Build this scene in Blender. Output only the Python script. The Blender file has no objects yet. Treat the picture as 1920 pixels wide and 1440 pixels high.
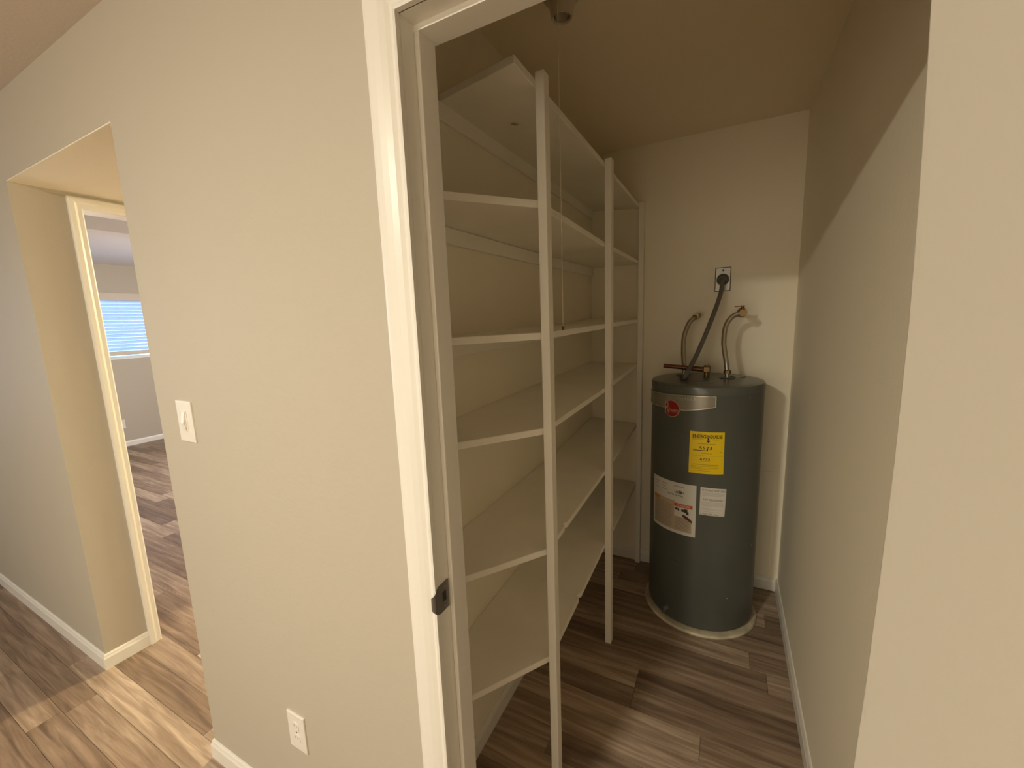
import bpy, bmesh, math, random
from mathutils import Vector, Matrix
random.seed(7)
R = math.radians
scene = bpy.context.scene
COL = scene.collection

# ------------------------------------------------------------------ camera
FPX = 774.53
cam_d = bpy.data.cameras.new('camera')
cam = bpy.data.objects.new('camera', cam_d); COL.objects.link(cam)
cam_d.sensor_fit = 'HORIZONTAL'; cam_d.sensor_width = 36.0
cam_d.lens = FPX / 1920 * 36.0
cam_d.clip_start = 0.02
yaw, pit, rol = R(-27.6014), R(-8.8007), R(-2.049)
fw = Vector((math.sin(yaw)*math.cos(pit), math.cos(yaw)*math.cos(pit), math.sin(pit)))
rt = Vector((math.cos(yaw), -math.sin(yaw), 0)); up = rt.cross(fw)
rt2 = rt*math.cos(rol) + up*math.sin(rol); up2 = -rt*math.sin(rol) + up*math.cos(rol)
m3 = Matrix((rt2, up2, -fw)).transposed()
cam.matrix_world = Matrix.Translation((0, -0.6147, 1.5151)) @ m3.to_4x4()
scene.camera = cam

# ------------------------------------------------------------------ world, daylight and fill, exposure
w = bpy.data.worlds.new('sky'); scene.world = w; w.use_nodes = True
bg = w.node_tree.nodes['Background']
bg.inputs[0].default_value = (0.22, 0.50, 1.0, 1); bg.inputs[1].default_value = 4.0
vs = scene.view_settings
vs.view_transform = 'Standard'; vs.look = 'None'; vs.exposure = 0.0; vs.gamma = 1.0
vs.use_curve_mapping = False
scene.cycles.use_light_tree = False; scene.cycles.max_bounces = 7; scene.cycles.diffuse_bounces = 6; scene.cycles.glossy_bounces = 2; scene.cycles.transmission_bounces = 2

def area(name, loc, rot, sx, sy, power, col):
    l = bpy.data.lights.new(name, 'AREA'); l.shape = 'RECTANGLE'; l.size = sx; l.size_y = sy
    l.energy = power; l.color = col
    o = bpy.data.objects.new(name, l); COL.objects.link(o)
    o.location = loc; o.rotation_euler = rot
    return o
# area lights at the unseen windows; the rear one is added closet fill
area('window_daylight_fill', (-5.02, -1.5, 1.5), (0, R(-90), 0), 1.2, 1.5, 14, (0.62, 0.76, 1.0))
area('window_daylight_fill', (-4.1, 3.62, 1.45), (R(-90), 0, 0), 1.9, 1.3, 125, (1.0, 0.93, 0.86))
area('window_daylight_fill', (-0.9, -3.56, 1.35), (R(90), 0, 0), 2.2, 1.5, 26, (1.0, 0.89, 0.68))  # invented warm fill from behind the camera to lift the closet
LAMP_MAIN = 540.0     # radiance of the glowing glass domes
LAMP_HALL = 630.0

# ------------------------------------------------------------------ materials
def mat(name, col, rough=0.6, metal=0.0, bump=0.0, bscale=200.0, var=0.0, vscale=3.0, spec=0.5, trans=0.0):
    m = bpy.data.materials.new(name); m.use_nodes = True
    nt = m.node_tree; b = nt.nodes['Principled BSDF']
    b.inputs['Base Color'].default_value = (*col, 1); b.inputs['Roughness'].default_value = rough
    b.inputs['Metallic'].default_value = metal
    b.inputs['Specular IOR Level'].default_value = spec
    tc = nt.nodes.new('ShaderNodeTexCoord')
    if var > 0:
        n = nt.nodes.new('ShaderNodeTexNoise'); n.inputs['Scale'].default_value = vscale; n.inputs['Detail'].default_value = 5
        r = nt.nodes.new('ShaderNodeValToRGB')
        r.color_ramp.elements[0].position = 0.3; r.color_ramp.elements[1].position = 0.7
        r.color_ramp.elements[0].color = (*[c*(1-var) for c in col], 1)
        r.color_ramp.elements[1].color = (*[min(1, c*(1+var)) for c in col], 1)
        nt.links.new(tc.outputs['Object'], n.inputs['Vector']); nt.links.new(n.outputs['Fac'], r.inputs['Fac'])
        nt.links.new(r.outputs['Color'], b.inputs['Base Color'])
    if bump > 0:
        n2 = nt.nodes.new('ShaderNodeTexNoise'); n2.inputs['Scale'].default_value = bscale; n2.inputs['Detail'].default_value = 3
        bp = nt.nodes.new('ShaderNodeBump'); bp.inputs['Strength'].default_value = bump; bp.inputs['Distance'].default_value = 0.002
        nt.links.new(tc.outputs['Object'], n2.inputs['Vector']); nt.links.new(n2.outputs['Fac'], bp.inputs['Height'])
        nt.links.new(bp.outputs['Normal'], b.inputs['Normal'])
    return m

M = {}
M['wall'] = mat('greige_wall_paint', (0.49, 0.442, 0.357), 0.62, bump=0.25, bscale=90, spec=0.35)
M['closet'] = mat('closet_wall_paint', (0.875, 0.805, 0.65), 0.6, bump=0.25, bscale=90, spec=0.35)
M['ceil'] = mat('ceiling_paint', (0.66, 0.58, 0.49), 0.9, bump=0.4, bscale=120, spec=0.2)
M['cceil'] = mat('closet_ceiling_paint', (0.84, 0.74, 0.56), 0.9, bump=0.4, bscale=120, spec=0.2)
M['trim'] = mat('gloss_white_trim', (0.81, 0.78, 0.71), 0.33, bump=0.06, bscale=40, spec=0.5)
M['shelf'] = mat('white_shelf_paint', (0.88, 0.835, 0.73), 0.5, bump=0.12, bscale=60, var=0.03, vscale=6)
M['plate'] = mat('ivory_plastic', (0.80, 0.76, 0.69), 0.3)
M['dark'] = mat('dark_slot', (0.02, 0.017, 0.013), 0.6)
M['steel'] = mat('brushed_steel', (0.34, 0.32, 0.28), 0.42, 1.0, bump=0.05, bscale=300)
M['nickel'] = mat('dull_nickel', (0.22, 0.205, 0.185), 0.38, 0.9)
M['tank'] = mat('grey_green_enamel', (0.082, 0.088, 0.074), 0.33, 0.0, bump=0.05, bscale=30, var=0.08, vscale=3)
M['tanktop'] = mat('grey_enamel_lid', (0.095, 0.10, 0.085), 0.28, bump=0.05, bscale=30)
M['badge'] = mat('silver_badge', (0.30, 0.28, 0.235), 0.3, 0.5)
M['badgerim'] = mat('bright_badge_rim', (0.62, 0.60, 0.52), 0.22, 0.8)
M['red'] = mat('red_emblem', (0.27, 0.010, 0.010), 0.4)
M['cream'] = mat('cream_lettering', (0.42, 0.31, 0.20), 0.5)
M['yellow'] = mat('yellow_label', (0.80, 0.56, 0.0), 0.5)
M['ink'] = mat('black_ink', (0.03, 0.025, 0.01), 0.6)
M['inkgrey'] = mat('grey_ink', (0.22, 0.20, 0.165), 0.6)
M['inkpale'] = mat('pale_ink', (0.42, 0.39, 0.33), 0.6)
M['inkyel'] = mat('fine_print_on_yellow', (0.42, 0.28, 0.0), 0.6)
M['paper'] = mat('white_label_paper', (0.62, 0.60, 0.54), 0.5)
M['papertan'] = mat('tan_print', (0.44, 0.35, 0.25), 0.55)
M['orange'] = mat('orange_print', (0.50, 0.20, 0.06), 0.55)
M['redprint'] = mat('red_print', (0.55, 0.08, 0.05), 0.5)
M['brown'] = mat('brown_print', (0.10, 0.025, 0.006), 0.5)
M['pad'] = mat('stained_cream_pad', (0.52, 0.46, 0.33), 0.6, var=0.3, vscale=14, bump=0.2)
M['copper'] = mat('tarnished_copper', (0.17, 0.07, 0.035), 0.45, 0.7, var=0.25, vscale=30)
M['brass'] = mat('old_brass', (0.19, 0.125, 0.05), 0.42, 0.8, var=0.2, vscale=30)
M['cord'] = mat('grey_power_cord', (0.135, 0.125, 0.105), 0.55)
M['plug'] = mat('dark_plug', (0.07, 0.06, 0.05), 0.5)
M['string'] = mat('pull_string', (0.92, 0.86, 0.72), 0.8)
M['porcelain'] = mat('porcelain', (0.52, 0.46, 0.36), 0.35)
M['ceil2'] = mat('white_ceiling_paint', (0.70, 0.68, 0.69), 0.9, bump=0.4, bscale=120, spec=0.2)
M['hallceil'] = mat('hall_ceiling_paint', (0.82, 0.76, 0.64), 0.85, bump=0.2, bscale=120, spec=0.2)
M['frame'] = mat('white_window_frame', (0.75, 0.74, 0.72), 0.4)
M['rail'] = mat('tan_blind_rail', (0.60, 0.53, 0.43), 0.5)

def braided():
    m = mat('braided_steel', (0.42, 0.36, 0.27), 0.36, 0.85)
    nt = m.node_tree; b = nt.nodes['Principled BSDF']
    tc = nt.nodes['Texture Coordinate']
    wv = nt.nodes.new('ShaderNodeTexWave'); wv.inputs['Scale'].default_value = 160; wv.bands_direction = 'DIAGONAL'
    bp = nt.nodes.new('ShaderNodeBump'); bp.inputs['Strength'].default_value = 0.6; bp.inputs['Distance'].default_value = 0.001
    nt.links.new(tc.outputs['Object'], wv.inputs['Vector']); nt.links.new(wv.outputs['Fac'], bp.inputs['Height'])
    nt.links.new(bp.outputs['Normal'], b.inputs['Normal'])
    return m
M['braid'] = braided()

def wood():
    m = bpy.data.materials.new('vinyl_plank_wood'); m.use_nodes = True
    nt = m.node_tree; L = nt.links; b = nt.nodes['Principled BSDF']
    oi = nt.nodes.new('ShaderNodeObjectInfo'); tc = nt.nodes.new('ShaderNodeTexCoord')
    geo = nt.nodes.new('ShaderNodeNewGeometry')
    mul = nt.nodes.new('ShaderNodeVectorMath'); mul.operation = 'SCALE'; mul.inputs['Scale'].default_value = 37.0
    comb = nt.nodes.new('ShaderNodeCombineXYZ'); L.new(oi.outputs['Random'], comb.inputs[0]); L.new(oi.outputs['Random'], comb.inputs[1])
    L.new(comb.outputs[0], mul.inputs[0])
    add = nt.nodes.new('ShaderNodeVectorMath'); add.operation = 'ADD'
    L.new(geo.outputs['Position'], add.inputs[0]); L.new(mul.outputs[0], add.inputs[1])
    mp = nt.nodes.new('ShaderNodeMapping'); mp.inputs['Scale'].default_value = (1.5, 26, 1)
    L.new(add.outputs[0], mp.inputs['Vector'])
    n1 = nt.nodes.new('ShaderNodeTexNoise'); n1.inputs['Scale'].default_value = 1.6; n1.inputs['Detail'].default_value = 7
    n1.inputs['Roughness'].default_value = 0.62; n1.inputs['Distortion'].default_value = 0.6
    L.new(mp.outputs[0], n1.inputs['Vector'])
    mp2 = nt.nodes.new('ShaderNodeMapping'); mp2.inputs['Scale'].default_value = (3.2, 16, 1); L.new(add.outputs[0], mp2.inputs['Vector'])
    n2 = nt.nodes.new('ShaderNodeTexNoise'); n2.inputs['Scale'].default_value = 1.0; n2.inputs['Detail'].default_value = 3; L.new(mp2.outputs[0], n2.inputs['Vector'])
    # tone = noise + plank random
    t = nt.nodes.new('ShaderNodeMath'); t.operation = 'MULTIPLY_ADD'; t.inputs[1].default_value = 0.50
    L.new(oi.outputs['Random'], t.inputs[0]); 
    s = nt.nodes.new('ShaderNodeMath'); s.operation = 'MULTIPLY_ADD'; s.inputs[1].default_value = 1.4; s.inputs[2].default_value = -0.47
    L.new(n1.outputs['Fac'], s.inputs[0]); L.new(s.outputs[0], t.inputs[2])
    r = nt.nodes.new('ShaderNodeValToRGB')
    e = r.color_ramp.elements
    e[0].position = 0.08; e[0].color = (0.125, 0.080, 0.052, 1)
    e[1].position = 0.85; e[1].color = (0.52, 0.40, 0.295, 1)
    x = e.new(0.42); x.color = (0.255, 0.178, 0.122, 1)
    x = e.new(0.6); x.color = (0.34, 0.25, 0.178, 1)
    L.new(t.outputs[0], r.inputs['Fac'])
    # dark grain knots
    r2 = nt.nodes.new('ShaderNodeValToRGB'); r2.color_ramp.elements[0].position = 0.62; r2.color_ramp.elements[1].position = 0.78
    r2.color_ramp.elements[0].color = (1, 1, 1, 1); r2.color_ramp.elements[1].color = (0.62, 0.58, 0.55, 1)
    L.new(n2.outputs['Fac'], r2.inputs['Fac'])
    mx = nt.nodes.new('ShaderNodeMix'); mx.data_type = 'RGBA'; mx.blend_type = 'MULTIPLY'; mx.inputs[0].default_value = 1.0
    L.new(r.outputs['Color'], mx.inputs[6]); L.new(r2.outputs['Color'], mx.inputs[7])
    L.new(mx.outputs[2], b.inputs['Base Color'])
    b.inputs['Roughness'].default_value = 0.42; b.inputs['Specular IOR Level'].default_value = 0.4
    bp = nt.nodes.new('ShaderNodeBump'); bp.inputs['Strength'].default_value = 0.15; bp.inputs['Distance'].default_value = 0.001
    L.new(n1.outputs['Fac'], bp.inputs['Height']); L.new(bp.outputs['Normal'], b.inputs['Normal'])
    return m
M['wood'] = wood()

def emis(name, col, st):
    m = bpy.data.materials.new(name); m.use_nodes = True; nt = m.node_tree
    nt.nodes.remove(nt.nodes['Principled BSDF'])
    e = nt.nodes.new('ShaderNodeEmission'); e.inputs[0].default_value = (*col, 1); e.inputs[1].default_value = st
    nt.links.new(e.outputs[0], nt.nodes['Material Output'].inputs['Surface'])
    return m
M['dome_main'] = emis('lit_lamp_glass', (1.0, 0.925, 0.755), LAMP_MAIN)
M['dome_hall'] = emis('lit_hall_lamp_glass', (1.0, 0.88, 0.58), LAMP_HALL)

def slatmat():
    m = bpy.data.materials.new('translucent_white_slat'); m.use_nodes = True; nt = m.node_tree
    b = nt.nodes['Principled BSDF']; b.inputs['Base Color'].default_value = (0.82, 0.82, 0.82, 1); b.inputs['Roughness'].default_value = 0.45
    tr = nt.nodes.new('ShaderNodeBsdfTranslucent'); tr.inputs[0].default_value = (0.75, 0.78, 0.85, 1)
    mx = nt.nodes.new('ShaderNodeMixShader'); mx.inputs[0].default_value = 0.55
    nt.links.new(b.outputs[0], mx.inputs[1]); nt.links.new(tr.outputs[0], mx.inputs[2])
    nt.links.new(mx.outputs[0], nt.nodes['Material Output'].inputs['Surface'])
    return m
M['slat'] = slatmat()
def glassmat():
    m = bpy.data.materials.new('window_glass'); m.use_nodes = True; nt = m.node_tree
    nt.nodes.remove(nt.nodes['Principled BSDF'])
    t = nt.nodes.new('ShaderNodeBsdfTransparent'); g = nt.nodes.new('ShaderNodeBsdfGlossy'); g.inputs['Roughness'].default_value = 0.02
    f = nt.nodes.new('ShaderNodeFresnel'); f.inputs[0].default_value = 1.45
    mx = nt.nodes.new('ShaderNodeMixShader')
    nt.links.new(f.outputs[0], mx.inputs[0]); nt.links.new(t.outputs[0], mx.inputs[1]); nt.links.new(g.outputs[0], mx.inputs[2])
    nt.links.new(mx.outputs[0], nt.nodes['Material Output'].inputs['Surface'])
    return m
M['glass'] = glassmat()

# ------------------------------------------------------------------ mesh helpers
class MB:
    def __init__(s): s.v = []; s.f = []; s.sm = []
    def add(s, vs_, fs, smooth=False):
        o = len(s.v); s.v += [tuple(p) for p in vs_]
        for q in fs: s.f.append([i+o for i in q]); s.sm.append(smooth)
        return s
    def box(s, x0, x1, y0, y1, z0, z1, c=0.0):
        if c <= 0:
            return s.add([(x0,y0,z0),(x1,y0,z0),(x1,y1,z0),(x0,y1,z0),(x0,y0,z1),(x1,y0,z1),(x1,y1,z1),(x0,y1,z1)],
                  [(0,3,2,1),(4,5,6,7),(0,1,5,4),(1,2,6,5),(2,3,7,6),(3,0,4,7)])
        bm = bmesh.new(); bmesh.ops.create_cube(bm, size=1)
        for v in bm.verts:
            v.co = Vector(((x0+x1)/2+v.co.x*(x1-x0), (y0+y1)/2+v.co.y*(y1-y0), (z0+z1)/2+v.co.z*(z1-z0)))
        bmesh.ops.bevel(bm, geom=bm.edges[:], offset=c, segments=2, affect='EDGES', profile=0.5)
        bm.verts.index_update()
        s.add([v.co[:] for v in bm.verts], [[v.index for v in f.verts] for f in bm.faces], False); bm.free()
        return s
    def tube(s, pts, rad, n=12, cap=True):
        pts = [Vector(p) for p in pts]; rads = rad if isinstance(rad, (list, tuple)) else [rad]*len(pts)
        vs_ = []; prev = None
        for i, p in enumerate(pts):
            a = pts[max(0, i-1)]; b = pts[min(len(pts)-1, i+1)]; t = (b-a)
            t = t.normalized() if t.length > 1e-9 else Vector((0, 0, 1))
            if prev is None:
                h = Vector((0, 0, 1)) if abs(t.z) < 0.9 else Vector((1, 0, 0)); u = t.cross(h).normalized()
            else:
                u = (prev - t*prev.dot(t)).normalized()
            prev = u; v = t.cross(u)
            vs_ += [p + (u*math.cos(2*math.pi*k/n) + v*math.sin(2*math.pi*k/n))*rads[i] for k in range(n)]
        fs = []
        for i in range(len(pts)-1):
            for k in range(n):
                fs.append((i*n+k, i*n+(k+1) % n, (i+1)*n+(k+1) % n, (i+1)*n+k))
        s.add(vs_, fs, True)
        if cap:
            s.add(vs_[:n], [tuple(range(n-1, -1, -1))]); s.add(vs_[-n:], [tuple(range(n))])
        return s
    def lathe(s, prof, c=(0, 0, 0), n=48, axis='z', smooth=True):
        vs_ = []; 
        for (r, h) in prof:
            for k in range(n):
                a = 2*math.pi*k/n; x, y = r*math.cos(a), r*math.sin(a)
                p = {'z': (x, y, h), 'y': (x, h, y), 'x': (h, x, y)}[axis]
                vs_.append((c[0]+p[0], c[1]+p[1], c[2]+p[2]))
        fs = []
        for i in range(len(prof)-1):
            for k in range(n):
                q = (i*n+k, i*n+(k+1) % n, (i+1)*n+(k+1) % n, (i+1)*n+k)
                fs.append(q if axis != 'y' else q[::-1])
        s.add(vs_, fs, smooth); return s
    def build(s, name, m, parent=None):
        me = bpy.data.meshes.new(name); me.from_pydata(s.v, [], s.f); me.update()
        for p, q in zip(me.polygons, s.sm): p.use_smooth = q
        if any(s.sm):
            try: me.set_sharp_from_angle(angle=R(40))
            except Exception: pass
        o = bpy.data.objects.new(name, me); COL.objects.link(o)
        o.data.materials.append(M[m] if isinstance(m, str) else m)
        if parent is not None:
            o.parent = parent
            o.matrix_parent_inverse = Matrix.Translation(-Vector(parent_origin(parent)))
        return o
def parent_origin(p):
    v = Vector(p.location)
    while p.parent is not None:
        # meshes are built in world space; parented meshes sit at the world origin of their own data
        return Vector((0, 0, 0))
    return v
def thing(name, label, cat, loc, group=None):
    o = bpy.data.objects.new(name, None); COL.objects.link(o); o.location = loc; o.empty_display_size = 0.05
    o['label'] = label; o['category'] = cat
    if group: o['group'] = group
    return o
def tag(o, label, cat, group=None):
    o['label'] = label; o['category'] = cat
    if group: o['group'] = group
    return o
def struct(o, label, cat):
    o['kind'] = 'structure'; o['label'] = label; o['category'] = cat; return o
def lab(o, label): o['label'] = label; return o

# ------------------------------------------------------------------ key dimensions
XL, XR, ZL = -2.469, -1.573, 2.107     # opening to the hall
XJ, ZH = -0.510, 2.030                 # pantry door jamb
XJR = 0.275
XW, YB, ZC = 0.296, 1.857, 2.420       # closet right wall, back wall, ceiling
XS = -0.7315                           # closet left wall
XP = -0.4547                           # shelf front
ZM = 2.389                             # ceiling of the room the camera is in
XE, YE = 0.1413, -0.12                 # drywall corner on the right
XF = -7.20                             # far wall of the next room
TW = 0.092

# ------------------------------------------------------------------ floor with planks
fl = MB().box(-7.4, 1.7, -3.7, 3.8, -0.05, -0.006).build('floor', 'wood')
struct(fl, 'grey brown wood plank vinyl floor through closet, hall and rooms', 'floor')
PW = 0.100; PY0 = 0.118; rowi = 0
ends = {10: 0.202, 0: -1.705, -1: -1.705, -2: -2.657, 8: -0.282, 7: -0.282}
def walkable(x0, x1, y0, y1):
    xm, ym = (x0+x1)/2, (y0+y1)/2
    if ym > 0.115:
        if x1 > XS and x0 < XW and ym < YB: return True
        if x1 > XL-0.12 and x0 < XR and ym < 2.6: return True
        if x1 < XL and ym < 2.75: return True
        if x0 < XL and x1 > XL and ym < 2.6: return True
        return False
    return ym > -1.25 and x0 < 0.7
for k in range(-14, 27):
    y0 = PY0 + k*PW; y1 = y0 + PW
    L_ = 1.22
    off = ends.get(k, random.uniform(0, L_))
    n0 = math.floor((-7.3-off)/L_)
    for i in range(n0, n0+9):
        x0 = off + i*L_; x1 = x0 + L_
        x0c, x1c = max(x0, -7.25), min(x1, 0.62)
        if y1 > 0.14:   # trim at the closet and hall boundaries
            if x1c > XS and x0c < XS:
                for a, b_ in ((x0c, min(x1c, XR)), (max(x0c, XS-0.02), min(x1c, XW+0.02))):
                    if b_-a > 0.03 and walkable(a, b_, y0, y1):
                        MB().box(a+.0006, b_-.0006, y0+.0006, y1-.0006, -0.008, 0.0).build('plank', 'wood', fl)
                continue
            if x0c > XS: x1c = min(x1c, XW+0.02)
        if x1c-x0c < 0.03 or not walkable(x0c, x1c, y0, y1): continue
        MB().box(x0c+.0006, x1c-.0006, y0+.0006, y1-.0006, -0.008, 0.0).build('plank', 'wood', fl)

# ------------------------------------------------------------------ walls
H = 2.6
wf = MB()
wf.box(-5.1, XL, 0, TW, -.01, H)
wf.box(XL, XR, 0, TW, ZL+.004, H)
wf.box(XR, XJ-.02, 0, TW, -.01, H)
wf.box(XJ-.021, XJR+.021, 0, TW, ZH+.02, H)
wf.box(XJR+.02, 0.75, 0, TW, -.01, H)
struct(wf.build('wall_front', 'wall'), 'beige painted wall holding the closet doorway and hall opening', 'wall')
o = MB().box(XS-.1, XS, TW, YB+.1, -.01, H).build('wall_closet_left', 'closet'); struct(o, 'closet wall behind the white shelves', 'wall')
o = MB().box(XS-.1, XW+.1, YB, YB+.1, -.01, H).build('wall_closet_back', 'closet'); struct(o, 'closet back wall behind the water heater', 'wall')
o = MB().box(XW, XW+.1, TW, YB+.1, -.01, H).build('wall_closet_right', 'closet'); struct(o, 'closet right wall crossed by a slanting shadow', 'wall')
# right-hand wall beside the camera; its corner bead wavers a few millimetres like hand-finished drywall
wr = MB()
bow = [(0, -.010), (0.5, -.009), (1.007, -.006), (1.13, -.001), (1.254, .002), (1.378, .0036), (1.502, .0028), (1.60, -.001), (1.667, -.0042), (1.78, -.011), (2.0, -.014), (2.6, -.016)]
def bowx(z):
    for (a, b_), (c_, d_) in zip(bow, bow[1:]):
        if a <= z <= c_: return b_ + (d_-b_)*(z-a)/(c_-a)
    return bow[-1][1]
nz = 260; WA = R(35); ys_ = [YE-2.3, -1.8, -1.2, -0.8, -0.5, -0.3, -0.2, -0.15, YE-.006, YE-.0015, YE]
vs_ = []; fs_ = []
rg = random.Random(3)
for iz in range(nz+1):
    z = H*iz/nz
    rag = 0.0004*max(0, math.sin(z*41)*math.sin(z*17+1))+rg.uniform(-.00015, .00015)
    for iy, y in enumerate(ys_):
        d = max(0, min(1, (y+1.0)/(YE+1.0)))
        off = bowx(z)*d
        if y == YE: off += 0.0012
        elif y > YE-.002: off += rag*.8
        sdist = YE-y
        vs_.append((XE+sdist*math.sin(WA)+off*math.cos(WA), YE-sdist*math.cos(WA)+off*math.sin(WA), z))
    vs_.append((XE+.1*math.cos(WA), YE+.1*math.sin(WA), z)); vs_.append((XE+2.3*math.sin(WA)+.1, YE-2.3*math.cos(WA), z))
nn = len(ys_)+2
for iz in range(nz):
    for iy in range(nn):
        a = iz*nn+iy; b_ = iz*nn+(iy+1) % nn
        fs_.append((a, b_, b_+nn, a+nn))
wr.add(vs_, fs_, False)
struct(wr.build('wall_right', 'wall'), 'bright beige wall corner close to the camera at the right edge', 'wall')
o = MB().box(0.65, 0.75, -0.7, 0, -.01, H).build('wall_alcove', 'wall'); struct(o, 'side wall of the recess beside the closet door', 'wall')
o = MB().box(XE+2.3*math.sin(WA)-.02, XE+2.3*math.sin(WA)+.1, -3.6, YE-2.3*math.cos(WA)+.05, -.01, H).build('wall_side', 'wall'); struct(o, 'right side wall behind the camera', 'wall')
# room behind the camera
o = MB().box(-5.1, -2.0, -3.7, -3.6, -.01, H).box(.2, 1.6, -3.7, -3.6, -.01, H).box(-2.0, .2, -3.7, -3.6, -.01, .6).box(-2.0, .2, -3.7, -3.6, 2.1, H).build('wall_rear', 'wall'); struct(o, 'wall behind the camera', 'wall')
o = MB().box(-5.1, -5.0, -3.6, -2.25, -.01, H).box(-5.1, -5.0, -.75, 0, -.01, H).box(-5.1, -5.0, -2.25, -.75, -.01, .9).box(-5.1, -5.0, -2.25, -.75, 2.1, H).build('wall_left', 'wall')
struct(o, 'left end wall with a window', 'wall')
# hall and next room
DY0, DY1, DZ = 0.202, 1.02, 2.047
o = MB().box(XL-TW, XL, TW, DY0, -.01, H).box(XL-TW, XL, DY1, 3.2, -.01, H).box(XL-TW, XL, DY0, DY1, DZ, H).build('wall_hall_left', 'wall')
struct(o, 'beige end of the wall between hall and next room', 'wall')
o = MB().box(XR, XR+.1, TW, 3.2, -.01, H).build('wall_hall_right', 'wall'); struct(o, 'right wall of the hall', 'wall')
o = MB().box(XL-.1, XR+.1, 3.1, 3.2, -.01, H).build('wall_hall_end', 'wall'); struct(o, 'end wall of the hall', 'wall')
WY0, WY1, WZ0, WZ1 = 1.05, 2.75, 1.178, 2.055
o = MB().box(XF-.1, XF, 0, WY0, -.01, H).box(XF-.1, XF, WY1, 3.8, -.01, H).box(XF-.1, XF, WY0, WY1, -.01, WZ0).box(XF-.1, XF, WY0, WY1, WZ1, H).build('wall_far', 'wall')
struct(o, 'far wall of the next room, below and around its window', 'wall')
o = MB().box(XF-.1, -5.05, 3.6, 3.7, -.01, H).box(-3.15, XL, 3.6, 3.7, -.01, H).box(-5.05, -3.15, 3.6, 3.7, -.01, .8).box(-5.05, -3.15, 3.6, 3.7, 2.1, H).build('wall_next_side', 'wall'); struct(o, 'side wall of the next room', 'wall')
o = MB().box(XF-.1, -5.0, 0, TW, -.01, H).build('wall_next_near', 'wall'); struct(o, 'near wall of the next room', 'wall')
# ceilings
o = MB().box(-5.1, 1.7, -3.7, 0.02, ZM, ZM+.1).build('ceiling', 'ceil'); struct(o, 'pale ceiling at the upper left', 'ceiling')
o = MB().box(XS-.05, XW+.05, TW-.05, YB+.05, ZC, ZC+.1).build('ceiling_closet', 'cceil'); struct(o, 'dim closet ceiling', 'ceiling')
o = MB().box(XL, XR, .0008, 3.1, ZL, ZL+.3).build('ceiling_hall', 'hallceil'); struct(o, 'low hall ceiling lit by warm light', 'ceiling')
o = MB().box(XF-.05, XL-.05, TW-.05, 3.65, 2.415, 2.52).build('ceiling_next', 'ceil2'); struct(o, 'ceiling of the next room', 'ceiling')
o = MB().box(-3.90, -3.70, TW-.02, 3.62, 2.195, 2.45).build('trim_1', 'ceil2'); struct(o, 'dropped beam across the ceiling of the next room', 'beam')

# ------------------------------------------------------------------ baseboards
def bboard(name, pts, label, h=0.072, t=0.011):
    # pts: base line on the wall, board grows to the left of the direction of travel
    mb = MB(); n = len(pts)
    offs = []
    for i, p in enumerate(pts):
        p = Vector((p[0], p[1]))
        nr = []
        if i > 0: d = (p-Vector(pts[i-1][:2])).normalized(); nr.append(Vector((-d.y, d.x)))
        if i < n-1: d = (Vector(pts[i+1][:2])-p).normalized(); nr.append(Vector((-d.y, d.x)))
        a = nr[0] if len(nr) == 1 else (nr[0]+nr[1])/(1+nr[0].dot(nr[1]))
        offs.append(a)
    prof = [(0, 0), (t, 0), (t, h*.72), (t*.75, h*.82), (t*.6, h*.93), (t*.35, h), (0, h)]
    vs2 = []; 
    for p, a in zip(pts, offs):
        for (u, z) in prof: vs2.append((p[0]+a.x*u, p[1]+a.y*u, z))
    k = len(prof); f2 = []
    for i in range(n-1):
        for j in range(k):
            f2.append((i*k+j, (i+1)*k+j, (i+1)*k+(j+1) % k, i*k+(j+1) % k))
    f2.append(tuple(range(k))); f2.append(tuple(range((n-1)*k+k-1, (n-1)*k-1, -1)))
    mb.add(vs2, f2)
    o_ = mb.build(name, 'trim'); struct(o_, label, 'baseboard'); return o_
bboard('baseboard_left', [(XL, 0.157), (XL, 0), (-5.0, 0)], 'white baseboard wrapping the wall corner at the left')
bboard('baseboard_front', [(XJ-.07, 0), (XR, 0), (XR, 3.1)][::1], 'white baseboard below the wall outlet')
bboard('baseboard_closet_right', [(XW, TW), (XW, YB)], 'white baseboard along the closet right wall')
bboard('baseboard_closet_back', [(XW-.011, YB), (XS, YB)], 'white baseboard along the closet back wall')
bboard('baseboard_closet_left', [(XS, YB-.011), (XS, TW)], 'white baseboard beneath the shelves')
bboard('baseboard_far', [(XF, 3.6), (XF, TW)], 'white baseboard under the far window')

# ------------------------------------------------------------------ casing helper: sweep a profile along a U path in a plane
def casing(path, uax, nax, prof, name, m, parent=None):
    # path: 3D points; profile (w, d): w measured outward (away from the opening) across the wall plane, d along nax
    mb = MB(); n = len(path); nax = Vector(nax); vs2 = []
    P = [Vector(p) for p in path]
    for i, p in enumerate(P):
        ns = []
        if i > 0: ns.append((P[i]-P[i-1]).normalized().cross(nax)*uax)
        if i < n-1: ns.append((P[i+1]-P[i]).normalized().cross(nax)*uax)
        a = ns[0] if len(ns) == 1 else (ns[0]+ns[1])/(1+ns[0].dot(ns[1]))
        for (w_, d_) in prof: vs2.append(p + a*w_ + nax*d_)
    k = len(prof); f2 = []
    for i in range(n-1):
        for j in range(k): f2.append((i*k+j, (i+1)*k+j, (i+1)*k+(j+1) % k, i*k+(j+1) % k))
    f2.append(tuple(range(k))); f2.append(tuple(range((n-1)*k+k-1, (n-1)*k-1, -1)))
    mb.add(vs2, f2, False)
    return mb.build(name, m, parent)
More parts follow.
